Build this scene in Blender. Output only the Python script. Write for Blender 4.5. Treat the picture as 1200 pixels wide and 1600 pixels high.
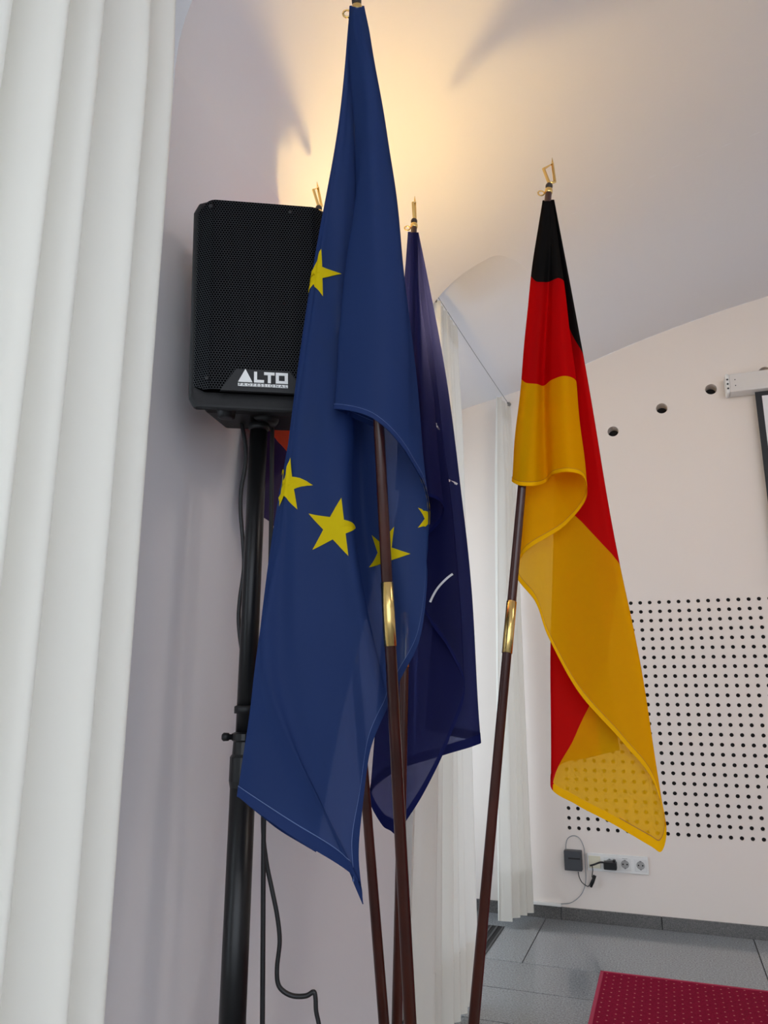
import bpy, bmesh, math, random
import numpy as np
from mathutils import Vector, Matrix
random.seed(7); np.random.seed(7)
PI = math.pi
for o in list(bpy.data.objects): bpy.data.objects.remove(o)
sc = bpy.context.scene
C = sc.collection

# ------------------------------------------------------------------ camera
F = 1177.0                       # focal length in pixels of the 1200 x 1600 frame
CH = 1.068                       # camera height above the floor
YAW, PITCH, ROLL = [math.radians(a) for a in (20.02, 13.5, 0.2)]
def cam_axes():
    cy, sy = math.cos(YAW), math.sin(YAW)
    f = np.array([-sy*math.cos(PITCH), cy*math.cos(PITCH), math.sin(PITCH)])
    r = np.array([cy, sy, 0.0]); u = np.cross(r, f)
    c, s = math.cos(ROLL), math.sin(ROLL)
    return np.array([r*c+u*s, -r*s+u*c, f])
RC = cam_axes()
CAM = np.array([0, 0, CH])
def ray(x, y): return RC.T @ np.array([(x-600)/F, -(y-800)/F, 1.0])
def at(x, y, dep): return CAM + ray(x, y)*dep
def onY(x, y, Y): d = ray(x, y); return CAM + d*(Y/d[1])
def px(p):
    q = RC @ (np.asarray(p, float)-CAM); return np.array([600+F*q[0]/q[2], 800-F*q[1]/q[2], q[2]])
cd = bpy.data.cameras.new('camera'); cam = bpy.data.objects.new('camera', cd); C.objects.link(cam)
cd.sensor_fit = 'HORIZONTAL'; cd.sensor_width = 36; cd.lens = F/1200*36; cd.clip_start = .02
M3 = Matrix([list(RC[0]), list(RC[1]), list(-RC[2])]).transposed()
cam.matrix_world = Matrix.Translation(CAM) @ M3.to_4x4()
sc.camera = cam

# ------------------------------------------------------------------ light
w = bpy.data.worlds.new('world'); sc.world = w; w.use_nodes = True
bg = w.node_tree.nodes['Background']; bg.inputs[0].default_value = (.82, .90, 1.0, 1); bg.inputs[1].default_value = 1.9
def area(name, loc, target, size, power, col):
    l = bpy.data.lights.new(name, 'AREA'); l.shape = 'RECTANGLE'; l.size, l.size_y = size; l.energy = power; l.color = col
    o = bpy.data.objects.new(name, l); C.objects.link(o); o.location = loc
    o.rotation_euler = (Vector(target)-Vector(loc)).to_track_quat('-Z', 'Y').to_euler()
    return o
area('warm_fill', (1.9, 1.6, 2.95), (1.9, 1.9, 0), (1.2, .3), 9, (1.0, .86, .74))  # unseen warm fill lights added overhead, no fixtures belong to them
area('warm_fill', (1.9, -1.2, 2.95), (1.7, -1.0, 0), (1.2, .3), 9, (1.0, .86, .74))
sc.view_settings.view_transform = 'Standard'; sc.view_settings.look = 'None'
sc.view_settings.exposure = 0.44; sc.view_settings.gamma = 1
sc.view_settings.use_curve_mapping = False

# ------------------------------------------------------------------ helpers
def mat(name, col, rough=.6, metal=0, bump=0, bscale=200, var=0, vscale=6, spec=.5, col2=None, coat=0):
    m = bpy.data.materials.new(name); m.use_nodes = True; nt = m.node_tree; N = nt.nodes; L = nt.links
    b = N['Principled BSDF']; b.inputs['Base Color'].default_value = (*col, 1); b.inputs['Roughness'].default_value = rough
    b.inputs['Metallic'].default_value = metal; b.inputs['Specular IOR Level'].default_value = spec
    if coat: b.inputs['Coat Weight'].default_value = coat; b.inputs['Coat Roughness'].default_value = .15
    tc = N.new('ShaderNodeTexCoord')
    if var or col2:
        n = N.new('ShaderNodeTexNoise'); n.inputs['Scale'].default_value = vscale; n.inputs['Detail'].default_value = 5
        L.new(tc.outputs['Object'], n.inputs['Vector'])
        r = N.new('ShaderNodeValToRGB'); r.color_ramp.elements[0].position = .3; r.color_ramp.elements[1].position = .7
        c2 = col2 if col2 else tuple(min(1, c*(1+var)) for c in col)
        c1 = col if col2 else tuple(c*(1-var) for c in col)
        r.color_ramp.elements[0].color = (*c1, 1); r.color_ramp.elements[1].color = (*c2, 1)
        L.new(n.outputs['Fac'], r.inputs['Fac']); L.new(r.outputs['Color'], b.inputs['Base Color'])
    if bump:
        n2 = N.new('ShaderNodeTexNoise'); n2.inputs['Scale'].default_value = bscale; n2.inputs['Detail'].default_value = 4
        L.new(tc.outputs['Object'], n2.inputs['Vector'])
        bp = N.new('ShaderNodeBump'); bp.inputs['Strength'].default_value = bump; bp.inputs['Distance'].default_value = .002
        L.new(n2.outputs['Fac'], bp.inputs['Height']); L.new(bp.outputs['Normal'], b.inputs['Normal'])
    return m
def cloth(name, col, trans=.35, clear=.06, gloss=.06, stripes=None, weave=1500, tcol=None, vcol=None, vstripes=None):
    """thin woven cloth: diffuse + translucent + a little see-through. stripes: (threshold, colour) list over attribute 'tt'"""
    m = bpy.data.materials.new(name); m.use_nodes = True; nt = m.node_tree; N = nt.nodes; L = nt.links
    for n in list(N): N.remove(n)
    out = N.new('ShaderNodeOutputMaterial')
    di = N.new('ShaderNodeBsdfDiffuse'); tr = N.new('ShaderNodeBsdfTranslucent'); gl = N.new('ShaderNodeBsdfGlossy'); tp = N.new('ShaderNodeBsdfTransparent')
    di.inputs[0].default_value = tr.inputs[0].default_value = (*col, 1); gl.inputs['Roughness'].default_value = .45
    if tcol: tr.inputs[0].default_value = (*tcol, 1)
    if vcol: tp.inputs[0].default_value = (*vcol, 1)
    gl.inputs[0].default_value = (*[.35+.65*c for c in col], 1)
    m1 = N.new('ShaderNodeMixShader'); m1.inputs[0].default_value = trans
    L.new(di.outputs[0], m1.inputs[1]); L.new(tr.outputs[0], m1.inputs[2])
    m2 = N.new('ShaderNodeMixShader'); m2.inputs[0].default_value = gloss
    L.new(m1.outputs[0], m2.inputs[1]); L.new(gl.outputs[0], m2.inputs[2])
    m3 = N.new('ShaderNodeMixShader'); m3.inputs[0].default_value = clear
    L.new(m2.outputs[0], m3.inputs[1]); L.new(tp.outputs[0], m3.inputs[2]); L.new(m3.outputs[0], out.inputs[0])
    for st, targets in ((stripes, (di, tr)), (vstripes, (tp,))):
        if not st: continue
        a = N.new('ShaderNodeAttribute'); a.attribute_name = 'tt'
        r = N.new('ShaderNodeValToRGB'); r.color_ramp.interpolation = 'CONSTANT'
        e = r.color_ramp.elements; e[0].position = 0; e[0].color = (*st[0][1], 1)
        e[1].position = st[1][0]; e[1].color = (*st[1][1], 1)
        for p, c in st[2:]: n = e.new(p); n.color = (*c, 1)
        L.new(a.outputs['Fac'], r.inputs[0])
        for q in targets: L.new(r.outputs[0], q.inputs[0])
    tc = N.new('ShaderNodeTexCoord'); n2 = N.new('ShaderNodeTexNoise'); n2.inputs['Scale'].default_value = weave
    bp = N.new('ShaderNodeBump'); bp.inputs['Strength'].default_value = .12; bp.inputs['Distance'].default_value = .001
    L.new(tc.outputs['Object'], n2.inputs['Vector']); L.new(n2.outputs['Fac'], bp.inputs['Height'])
    for s in (di, gl): L.new(bp.outputs['Normal'], s.inputs['Normal'])
    return m
def obj(name, bm, m, parent=None, smooth=False, kind=None):
    me = bpy.data.meshes.new(name)
    if isinstance(bm, tuple): me.from_pydata([tuple(map(float, v)) for v in bm[0]], [], bm[1]); me.update()
    else:
        bmesh.ops.recalc_face_normals(bm, faces=bm.faces) if smooth != 'keep' else None
        bm.to_mesh(me); bm.free()
    if m: me.materials.append(m)
    if smooth:
        for p in me.polygons: p.use_smooth = True
    o = bpy.data.objects.new(name, me); C.objects.link(o)
    if parent:
        o.parent = parent; o.matrix_parent_inverse = Matrix.Translation(parent.location).inverted() @ Matrix.Identity(4) if parent.type == 'EMPTY' else Matrix.Identity(4)
    if kind: o['kind'] = kind
    return o
def tag(o, label, cat, group=None):
    o['label'] = label; o['category'] = cat
    if group: o['group'] = group
    return o
def thing(name, label, cat, loc=(0, 0, 0), group=None):
    o = bpy.data.objects.new(name, None); C.objects.link(o); o.location = loc; o.empty_display_size = .1
    return tag(o, label, cat, group)
def struct(name, bm, m, smooth=False):
    o = obj(name, bm, m, smooth=smooth); o['kind'] = 'structure'; return o
def box(bm, x0, x1, y0, y1, z0, z1, bev=0, T=None):
    vs = [bm.verts.new((x, y, z)) for x in (x0, x1) for y in (y0, y1) for z in (z0, z1)]
    fs = [bm.faces.new([vs[i] for i in f]) for f in ((0, 1, 3, 2), (4, 6, 7, 5), (0, 4, 5, 1), (2, 3, 7, 6), (0, 2, 6, 4), (1, 5, 7, 3))]
    if bev:
        ed = set(e for f in fs for e in f.edges)
        r = bmesh.ops.bevel(bm, geom=list(ed), offset=bev, segments=2, affect='EDGES', profile=.5)
        vs = list(set(v for f in r['faces'] for v in f.verts) | set(v for v in vs if v.is_valid))
    if T is not None:
        for v in vs:
            if v.is_valid: v.co = T @ v.co
    return bm
def B(): return bmesh.new()
def frame_of(d):
    d = np.asarray(d, float); d = d/np.linalg.norm(d)
    a = np.array([0, 0, 1.0]) if abs(d[2]) < .9 else np.array([1.0, 0, 0])
    u = np.cross(a, d); u /= np.linalg.norm(u); return u, np.cross(d, u), d
def lathe(bm, p0, d, prof, n=20):
    """prof: (distance along d, radius)"""
    u, v, d = frame_of(d); p0 = np.asarray(p0, float); rings = []
    for s, r in prof:
        rings.append([bm.verts.new(p0+d*s+(u*math.cos(2*PI*k/n)+v*math.sin(2*PI*k/n))*max(r, 1e-4)) for k in range(n)])
    for a, b in zip(rings, rings[1:]):
        for k in range(n): bm.faces.new((a[k], a[(k+1) % n], b[(k+1) % n], b[k]))
    bm.faces.new(rings[0][::-1]); bm.faces.new(rings[-1])
    return bm
def spline(pts, n=12):
    P = np.asarray(pts, float); out = []
    for i in range(len(P)-1):
        p0 = P[max(i-1, 0)]; p1 = P[i]; p2 = P[i+1]; p3 = P[min(i+2, len(P)-1)]
        for k in range(n):
            t = k/n; out.append(.5*((2*p1)+(-p0+p2)*t+(2*p0-5*p1+4*p2-p3)*t*t+(-p0+3*p1-3*p2+p3)*t**3))
    out.append(P[-1]); return np.array(out)
def tube(bm, pts, r, n=8, smooth=0):
    P = spline(pts, smooth) if smooth else np.asarray(pts, float); rings = []
    tan = np.gradient(P, axis=0); u = None
    for i, p in enumerate(P):
        d = tan[i]/(np.linalg.norm(tan[i])+1e-12)
        if u is None: u, v, _ = frame_of(d)
        u = u-d*(u@d); u /= np.linalg.norm(u); v = np.cross(d, u)
        rr = r[i] if hasattr(r, '__len__') else r
        rings.append([bm.verts.new(p+(u*math.cos(2*PI*k/n)+v*math.sin(2*PI*k/n))*rr) for k in range(n)])
    for a, b in zip(rings, rings[1:]):
        for k in range(n): bm.faces.new((a[k], a[(k+1) % n], b[(k+1) % n], b[k]))
    bm.faces.new(rings[0][::-1]); bm.faces.new(rings[-1]); return bm
def gridmesh(G):
    """G: (nu, nv, 3) -> verts, faces"""
    nu, nv = G.shape[:2]; V = G.reshape(-1, 3)
    Fs = [(i*nv+j, (i+1)*nv+j, (i+1)*nv+j+1, i*nv+j+1) for i in range(nu-1) for j in range(nv-1)]
    return V, Fs
def holed(outer, holes, to3):
    """planar polygon with holes (2D lists) -> bmesh, via triangle_fill"""
    bm = B(); loops = []
    for lp in [outer]+holes:
        vs = [bm.verts.new(to3(*p)) for p in lp]; loops.append(vs)
        for a, b in zip(vs, vs[1:]+vs[:1]): bm.edges.new((a, b))
    n = Vector(to3(0, 0)); n = (Vector(to3(1, 0))-n).cross(Vector(to3(0, 1))-n)
    bmesh.ops.triangle_fill(bm, use_beauty=True, edges=bm.edges[:], normal=n)
    return bm, loops
def circle(cx, cy, r, n=16): return [(cx+r*math.cos(2*PI*k/n), cy+r*math.sin(2*PI*k/n)) for k in range(n)]

# ------------------------------------------------------------------ materials
m_wall = mat('white_plaster', (.785, .765, .785), .85, bump=.15, bscale=60, var=.012, vscale=3)
m_ceil = mat('ceiling_plaster', (.80, .785, .80), .9, bump=.12, bscale=50)
m_back = mat('back_wall_paint', (.83, .75, .685), .8, bump=.08, bscale=80)
m_dark = mat('hole_black', (.012, .011, .011), .9)
m_granite = mat('grey_granite', (.17, .175, .18), .16, col2=(.27, .275, .28), vscale=260, spec=.6)
m_basegran = mat('dark_granite', (.05, .05, .05), .25, col2=(.17, .16, .15), vscale=330)
m_joint = mat('tile_joint', (.05, .05, .052), .9)
m_white = mat('white_plastic', (.80, .79, .76), .4)
m_black = mat('black_plastic', (.008, .008, .009), .45, bump=.1, bscale=400, spec=.35)
m_cab = mat('cabinet_black', (.008, .0075, .008), .5, bump=.25, bscale=500, spec=.3)
m_tube = mat('black_powder_coat', (.006, .006, .0065), .34, spec=.35, bump=.05, bscale=300)
m_greymetal = mat('dark_grey_cast', (.035, .036, .038), .5)
m_cable = mat('black_rubber', (.01, .01, .011), .5)
m_wood = mat('mahogany_lacquer', (.030, .006, .004), .28, col2=(.068, .015, .008), vscale=9, coat=.2)
m_brass = mat('polished_brass', (.78, .55, .2), .2, metal=1, bump=.02)
m_ring = mat('dark_ring', (.02, .012, .01), .4)
m_badge = mat('badge_white', (.82, .82, .80), .4)
m_steel = mat('steel_wire', (.25, .25, .25), .35, metal=.9)
m_greycab = mat('grey_cable', (.3, .31, .32), .5)
m_adapt = mat('charcoal_plastic', (.05, .053, .06), .5)
m_blue = cloth('eu_blue', (.023, .047, .150), .30, .10, .014, tcol=(.038, .082, .28), vcol=(.40, .52, .90))
m_bluehem = cloth('eu_hem', (.018, .036, .125), .12, .0, .012)
m_stitch = mat('pale_blue_thread', (.10, .16, .36), .7)
m_star = cloth('star_yellow', (.80, .60, .008), .3, .0, .005)
m_navy = cloth('nato_blue', (.012, .014, .075), .38, .21, .018, tcol=(.04, .05, .22), vcol=(.45, .5, .85))
m_navyhem = cloth('nato_hem', (.008, .011, .08), .12, .0, .01)
m_line = mat('white_print', (.75, .76, .8), .7)
BLK, RED, GLD = (.012, .012, .013), (.66, .003, .006), (.92, .475, .001)
m_ger = cloth('german_tricolour', GLD, .45, .19, .004, vstripes=[(0, (.06, .06, .06)), (1/3, (.9, .10, .10)), (2/3, (1.0, .74, .24))], stripes=[(0, BLK), (1/3, RED), (2/3, GLD)])
m_gerhem = cloth('german_hem', GLD, .2, 0, .006, stripes=[(0, BLK), (1/3, RED), (2/3, GLD)])
m_red4 = cloth('red_blue_flag', RED, .65, .04, .01, stripes=[(0, (.88, .10, .03)), (.60, (.03, .02, .10))])
m_curt = cloth('curtain_voile', (.89, .865, .80), .28, .05, .0, weave=2500)
m_frame = mat('window_white', (.8, .8, .78), .4)
def glass():
    m = bpy.data.materials.new('window_glass'); m.use_nodes = True; N = m.node_tree.nodes; L = m.node_tree.links
    for n in list(N): N.remove(n)
    o = N.new('ShaderNodeOutputMaterial'); t = N.new('ShaderNodeBsdfTransparent'); g = N.new('ShaderNodeBsdfGlossy'); g.inputs['Roughness'].default_value = .02
    t.inputs[0].default_value = (.90, .95, .97, 1)
    f = N.new('ShaderNodeFresnel'); f.inputs[0].default_value = 1.45; x = N.new('ShaderNodeMixShader')
    L.new(f.outputs[0], x.inputs[0]); L.new(t.outputs[0], x.inputs[1]); L.new(g.outputs[0], x.inputs[2]); L.new(x.outputs[0], o.inputs[0]); return m
m_glass = glass()

# ------------------------------------------------------------------ the room shell
XW, XN, YB, XR, YS = -.865, -1.25, 4.086, 4.46, -3.0        # left wall, window plane in the niches, back wall, right side, rear
VR, VX, VZ = 6.0, 1.67, 1.93-6*.9663+CH
FR = .45; FX = XW+FR; FZ = VZ+math.sqrt((VR-FR)**2-(VX-FX)**2)
TX = VX+(FX-VX)*VR/(VR-FR)
def vault(X):
    if X < TX: return FZ+math.sqrt(max(FR*FR-(X-FX)**2, 0))
    return VZ+math.sqrt(VR*VR-(X-VX)**2)
WL = .73; LUN = (3.43, .357)
def lun(X, Y, Yc): return 1.683+CH+.21*(X+.672)+.03*math.sqrt(max(0, 1-((Y-Yc)/WL)**2))
def groin(Y, Yc):
    a, b = XW, .6
    for _ in range(50):
        c = (a+b)/2
        if lun(c, Y, Yc) > vault(c): a = c
        else: b = c
    return a
def xs_from(x0):
    t = np.linspace(0, 1, 44)**1.7; return x0+(XR-.4-x0)*t
cl = bmesh.new()
def addgrid(bm, G):
    nu, nv = G.shape[:2]; vs = [[bm.verts.new(G[i, j]) for j in range(nv)] for i in range(nu)]
    for i in range(nu-1):
        for j in range(nv-1): bm.faces.new((vs[i][j], vs[i+1][j], vs[i+1][j+1], vs[i][j+1]))
def pierprof():
    pts = [(FX-FR*math.cos(a), FZ+FR*math.sin(a)) for a in np.linspace(0, math.acos((FX-TX)/FR), 10)]
    pts += [(x, vault(x)) for x in xs_from(TX)[1:]]
    return pts
pp = pierprof()
for y0, y1 in ((LUN[0]-WL, LUN[1]+WL), (LUN[1]-WL, YS)):
    addgrid(cl, np.array([[(x, y, z) for x, z in pp] for y in np.linspace(y0, y1, 8)]))
for Yc in LUN:
    th = np.linspace(-PI/2, PI/2, 61); ys = [Yc+WL*math.sin(a)*.99999 for a in th]
    ys = [y for y in ys if y < YB]+([YB] if Yc+WL > YB else [])
    gx = [groin(y, Yc) for y in ys]
    addgrid(cl, np.array([[(x, y, vault(x)) for x in xs_from(g)] for y, g in zip(ys, gx)]))
    addgrid(cl, np.array([[(x, y, lun(x, y, Yc)) for x in np.linspace(XN-.02, g, 14)] for y, g in zip(ys, gx)]))
ceiling = struct('ceiling', cl, m_ceil, smooth=True)

# left wall: pier faces, niche cheeks, window walls
lw = bmesh.new()
def quad(bm, *ps): bm.faces.new([bm.verts.new(p) for p in ps])
for y0, y1 in ((LUN[0]-WL, LUN[1]+WL), (LUN[1]-WL, YS)):
    quad(lw, (XW, y0, 0), (XW, y1, 0), (XW, y1, FZ), (XW, y0, FZ))
for Yc in LUN:
    for sgn in (-1, 1):
        y = Yc+sgn*WL
        if y > YB: continue
        g = groin(y-sgn*1e-5, Yc)
        prof = [(x, z) for x, z in pp if x < g]+[(g, vault(g))]
        pts = [(XN, 0), (XW, 0)]+prof+[(x, lun(x, y, Yc)) for x in np.linspace(g, XN, 8)[1:]]
        b2, _ = holed(pts, [], lambda a, b: (a, y, b))
        me = bpy.data.meshes.new('t'); b2.to_mesh(me); b2.free(); lw.from_mesh(me); bpy.data.meshes.remove(me)
WIN = []
for Yc in LUN:
    y0, y1 = Yc-WL, min(Yc+WL, YB)
    ya, yb = Yc-.62, min(Yc+.62, YB-.06)
    ym, hw = (ya+yb)/2, (yb-ya)/2; zs = 2.0; zsill = .10; rise = .40
    arch = [(ym+hw*math.cos(a), zs+rise*math.sin(a)) for a in np.linspace(0, PI, 17)]
    op = [(ya, zsill), (yb, zsill)]+arch
    ys = np.linspace(y1, y0, 25)
    outer = [(y0, 0), (y1, 0)]+[(y, lun(XN, max(min(y, Yc+WL), Yc-WL), Yc)+.01) for y in ys]
    b2, lp = holed(outer, [op], lambda a, b: (XN, a, b))
    vs = lp[1]; out = [b2.verts.new((XN-.22, v.co.y, v.co.z)) for v in vs]
    for k in range(len(vs)): q = (k+1) % len(vs); b2.faces.new((vs[k], vs[q], out[q], out[k]))
    me = bpy.data.meshes.new('t'); b2.to_mesh(me); b2.free(); lw.from_mesh(me); bpy.data.meshes.remove(me)
    WIN.append((op, ya, yb, zsill, zs, rise, ym, hw))
wall_left = struct('wall_left', lw, m_wall)
wr = B(); quad(wr, (XR-.4, YS, 0), (XR-.4, YB, 0), (XR-.4, YB, vault(XR-.4)), (XR-.4, YS, vault(XR-.4))); struct('wall_right', wr, m_wall)
for i, (op, ya, yb, zsill, zs, rise, ym, hw) in enumerate(WIN):
    wn = bpy.data.objects.new('window_%d' % (i+1), None); C.objects.link(wn); wn.location = (XN-.16, ym, zsill); wn['kind'] = 'structure'
    inner = [(ym+(y-ym)*(1-.06/hw), (z-zsill-.06 if z < 1 else z-zsill-.06)+zsill+.0) for y, z in op]
    inner = [(y, max(z, zsill+.06)) for y, z in inner]
    b2, lp = holed(op, [inner], lambda a, b: (XN-.14, a, b))
    r = bmesh.ops.extrude_face_region(b2, geom=b2.faces[:]); bmesh.ops.translate(b2, verts=[v for v in r['geom'] if isinstance(v, bmesh.types.BMVert)], vec=(-.05, 0, 0))
    obj('window_frame', b2, m_frame, wn)
    b2 = B(); box(b2, XN-.185, XN-.145, ym-.03, ym+.03, zsill+.05, zs+rise-.06); obj('mullion', b2, m_frame, wn)
    for s in (-1, 1):
        pl = [p for p in inner if (p[0]-ym)*s > .029]+[(ym+s*.03, zsill+.06), (ym+s*.03, zs+rise-.062)]
        pl.sort(key=lambda p: math.atan2(p[1]-1.2, p[0]-(ym+s*.2)))
        b2 = B(); b2.faces.new([b2.verts.new((XN-.165, y, z)) for y, z in pl]); obj('pane', b2, m_glass, wn)

# back wall with the perforated field and the four round vents
PIT = .046; GX0, GZ0, NC, NR = -.501, -.650+CH, 74, 25
gx0, gx1, gz0, gz1 = GX0-PIT/2, GX0+PIT*(NC-.5), GZ0-PIT/2, GZ0+PIT*(NR-.5)
top = []
gb = groin(YB, LUN[0])
for x in np.linspace(XR-.4, gb+.02, 40): top.append((x, vault(x)))
for x in np.linspace(gb, XN, 14): top.append((x, lun(x, YB, LUN[0])))
VENT = [(-.16, 1.392+CH), (.098, 1.492+CH), (.349, 1.567+CH), (.611, 1.625+CH), (.87, 1.675+CH), (1.13, 1.71+CH)]
b2, lp = holed([(XN, 0), (XR-.4, 0)]+top, [[(gx0, gz0), (gx1, gz0), (gx1, gz1), (gx0, gz1)]]+[circle(x, z, .029, 24) for x, z in VENT], lambda a, b: (a, YB, b))
wall_back = struct('wall_back', b2, m_back)
for (x, z) in VENT:
    b2 = B(); n = 24; rings = []
    for y in (YB, YB+.09):
        rings.append([b2.verts.new((px_, y, pz)) for px_, pz in circle(x, z, .029, n)])
    for k in range(n): b2.faces.new((rings[0][k], rings[0][(k+1) % n], rings[1][(k+1) % n], rings[1][k]))
    o = obj('vent_sleeve', b2, m_back, wall_back, smooth=True)
    b2 = B(); b2.faces.new([b2.verts.new((a, YB+.075, b)) for a, b in circle(x, z, .0292, n)]); obj('vent_back', b2, m_dark, wall_back)
V, Fs = [], []; n = 10; hr = .0097
dV, dF = [], []
for i in range(NC):
    for j in range(NR):
        cx, cz = GX0+PIT*i, GZ0+PIT*j; b0 = len(V)
        sq = []
        for k in range(n):
            a = 2*PI*(k+.5)/n; c, s = math.cos(a), math.sin(a); q = (PIT/2)/max(abs(c), abs(s)); sq.append((cx+c*q, cz+s*q))
        V += [(x, YB, z) for x, z in sq]+[(cx+hr*math.cos(2*PI*(k+.5)/n), YB, cz+hr*math.sin(2*PI*(k+.5)/n)) for k in range(n)]
        V += [(cx+hr*math.cos(2*PI*(k+.5)/n), YB+.013, cz+hr*math.sin(2*PI*(k+.5)/n)) for k in range(n)]
        V += [(cx+sx*PIT/2, YB, cz+sz*PIT/2) for sx, sz in ((1, 1), (-1, 1), (-1, -1), (1, -1))]
        for k in range(n):
            q = (k+1) % n; Fs.append((b0+k, b0+q, b0+n+q, b0+n+k)); Fs.append((b0+n+k, b0+n+q, b0+2*n+q, b0+2*n+k))
        for k in range(n):
            q = (k+1) % n; a, b = sq[k], sq[q]
            for ci, (sx, sz) in enumerate(((1, 1), (-1, 1), (-1, -1), (1, -1))):
                kx, kz = cx+sx*PIT/2, cz+sz*PIT/2
                if (abs(a[0]-kx) < 1e-9 and abs(b[1]-kz) < 1e-9) or (abs(a[1]-kz) < 1e-9 and abs(b[0]-kx) < 1e-9):
                    Fs.append((b0+k, b0+3*n+ci, b0+q))
pan = obj('perforated_panel', (V, Fs), m_back, wall_back)
b2 = B(); box(b2, gx0-.02, gx1+.02, YB+.012, YB+.03, gz0-.02, gz1+.02); obj('panel_cavity', b2, m_dark, wall_back)

# floor of granite tiles
b2 = B(); box(b2, XN-.3, XR-.2, YS-.1, YB+.12, -.06, -.004)
floor = struct('floor', b2, m_joint)
m_tiles = []
for k in range(4):
    f_ = .94+.05*k; m_tiles.append(mat('granite_tile', (.13*f_, .137*f_, .143*f_), .13, col2=(.33*f_, .345*f_, .355*f_), vscale=150, spec=.55))
rows = [(3.403, YB-.012)]+[(3.403-.2985*(k+1), 3.403-.2985*k) for k in range(21)]
tile_me = {}
for ri, (y0, y1) in enumerate(rows):
    ln = .92; off = -.634 if ri == 0 else random.choice((-1.02, -1.25, -.17, .1))
    if ri in (1, 2): off = -.19-.02*ri
    x = off-ln*3
    while x < XR-.4:
        xa, xb = max(x, XN), min(x+ln, XR-.4)
        if xb-xa > .02:
            key = (round(xb-xa, 3), round(y1-y0, 3), random.randint(0, 3))
            if key not in tile_me:
                b2 = B(); box(b2, .0018, xb-xa-.0018, .0018, y1-y0-.0018, -.02, 0, .0012)
                me = bpy.data.meshes.new('tile'); b2.to_mesh(me); b2.free(); me.materials.append(m_tiles[key[2]]); tile_me[key] = me
            t = bpy.data.objects.new('tile', tile_me[key]); C.objects.link(t); t.location = (xa, y0, 0); t.parent = floor
        x += ln
# convector grille sunk into the floor at the window
gr = thing('floor_grille', 'dark slatted convector grille set in the floor before the far window', 'floor grille', (-.90, 3.2, 0))
b2 = B(); box(b2, -1.005, -.797, 2.66, 3.86, -.002, .0015); obj('recess', b2, m_dark, gr)
for k in range(8):
    b2 = B(); x = -1.0+.028*k; box(b2, x, x+.009, 2.665, 3.855, .0015, .004); obj('slat', b2, m_greymetal, gr)
# baseboards
bb = bpy.data.objects.new('baseboard_back', None); C.objects.link(bb); bb['kind'] = 'structure'; bb.location = (0, YB, 0)
b2 = B(); box(b2, XN+.002, XR-.5, YB-.009, YB-.0004, -.003, .053); obj('mortar', b2, m_joint, bb)
x = -.559-.461*2
while x < XR-.5:
    b2 = B(); box(b2, max(x, XN)+.002, x+.459, YB-.012, YB-.0005, -.003, .055, .0008); obj('baseboard_stone', b2, m_basegran, bb); x += .461
bb = bpy.data.objects.new('baseboard_left', None); C.objects.link(bb); bb['kind'] = 'structure'; bb.location = (XW, 2, 0)
for (y0, y1, xx) in ((LUN[1]+WL, LUN[0]-WL, XW), (LUN[0]-WL, YB-.013, XN), (YS, LUN[1]-WL, XW), (LUN[1]-WL, LUN[1]+WL, XN)):
    y = y0
    while y < y1-.02:
        b2 = B(); box(b2, xx+.0005, xx+.012, y+.001, min(y+.459, y1), -.003, .055, .0008); obj('baseboard_stone', b2, m_basegran, bb); y += .461
b2 = B(); box(b2, -.84, -.556, YB-.02, YB-.0005, .057, .071, .002)
cdct = obj('cable_duct', b2, m_white); tag(cdct, 'short white plastic cable duct lying on the baseboard below the sockets', 'cable duct')

def hermite_matrix(t, tq):
    """rows: weights so that value(tq) = W @ values(t), C1 finite-difference tangents"""
    t = np.asarray(t, float); n = len(t); W = np.zeros((len(tq), n)); T = np.zeros((n, n))
    for i in range(n):
        if i == 0: T[0, 0], T[0, 1] = -1/(t[1]-t[0]), 1/(t[1]-t[0])
        elif i == n-1: T[i, i-1], T[i, i] = -1/(t[i]-t[i-1]), 1/(t[i]-t[i-1])
        else:
            h0, h1 = t[i]-t[i-1], t[i+1]-t[i]; w0, w1 = h1/(h0+h1), h0/(h0+h1)
            T[i, i-1] -= w0/h0; T[i, i] += w0/h0; T[i, i] -= w1/h1; T[i, i+1] += w1/h1
    for r, x in enumerate(tq):
        i = min(max(np.searchsorted(t, x)-1, 0), n-2); h = t[i+1]-t[i]; u = (x-t[i])/h
        W[r, i] += 2*u**3-3*u*u+1; W[r, i+1] += -2*u**3+3*u*u
        W[r] += (u**3-2*u*u+u)*h*T[i]+(u**3-u*u)*h*T[i+1]
    return W

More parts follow.
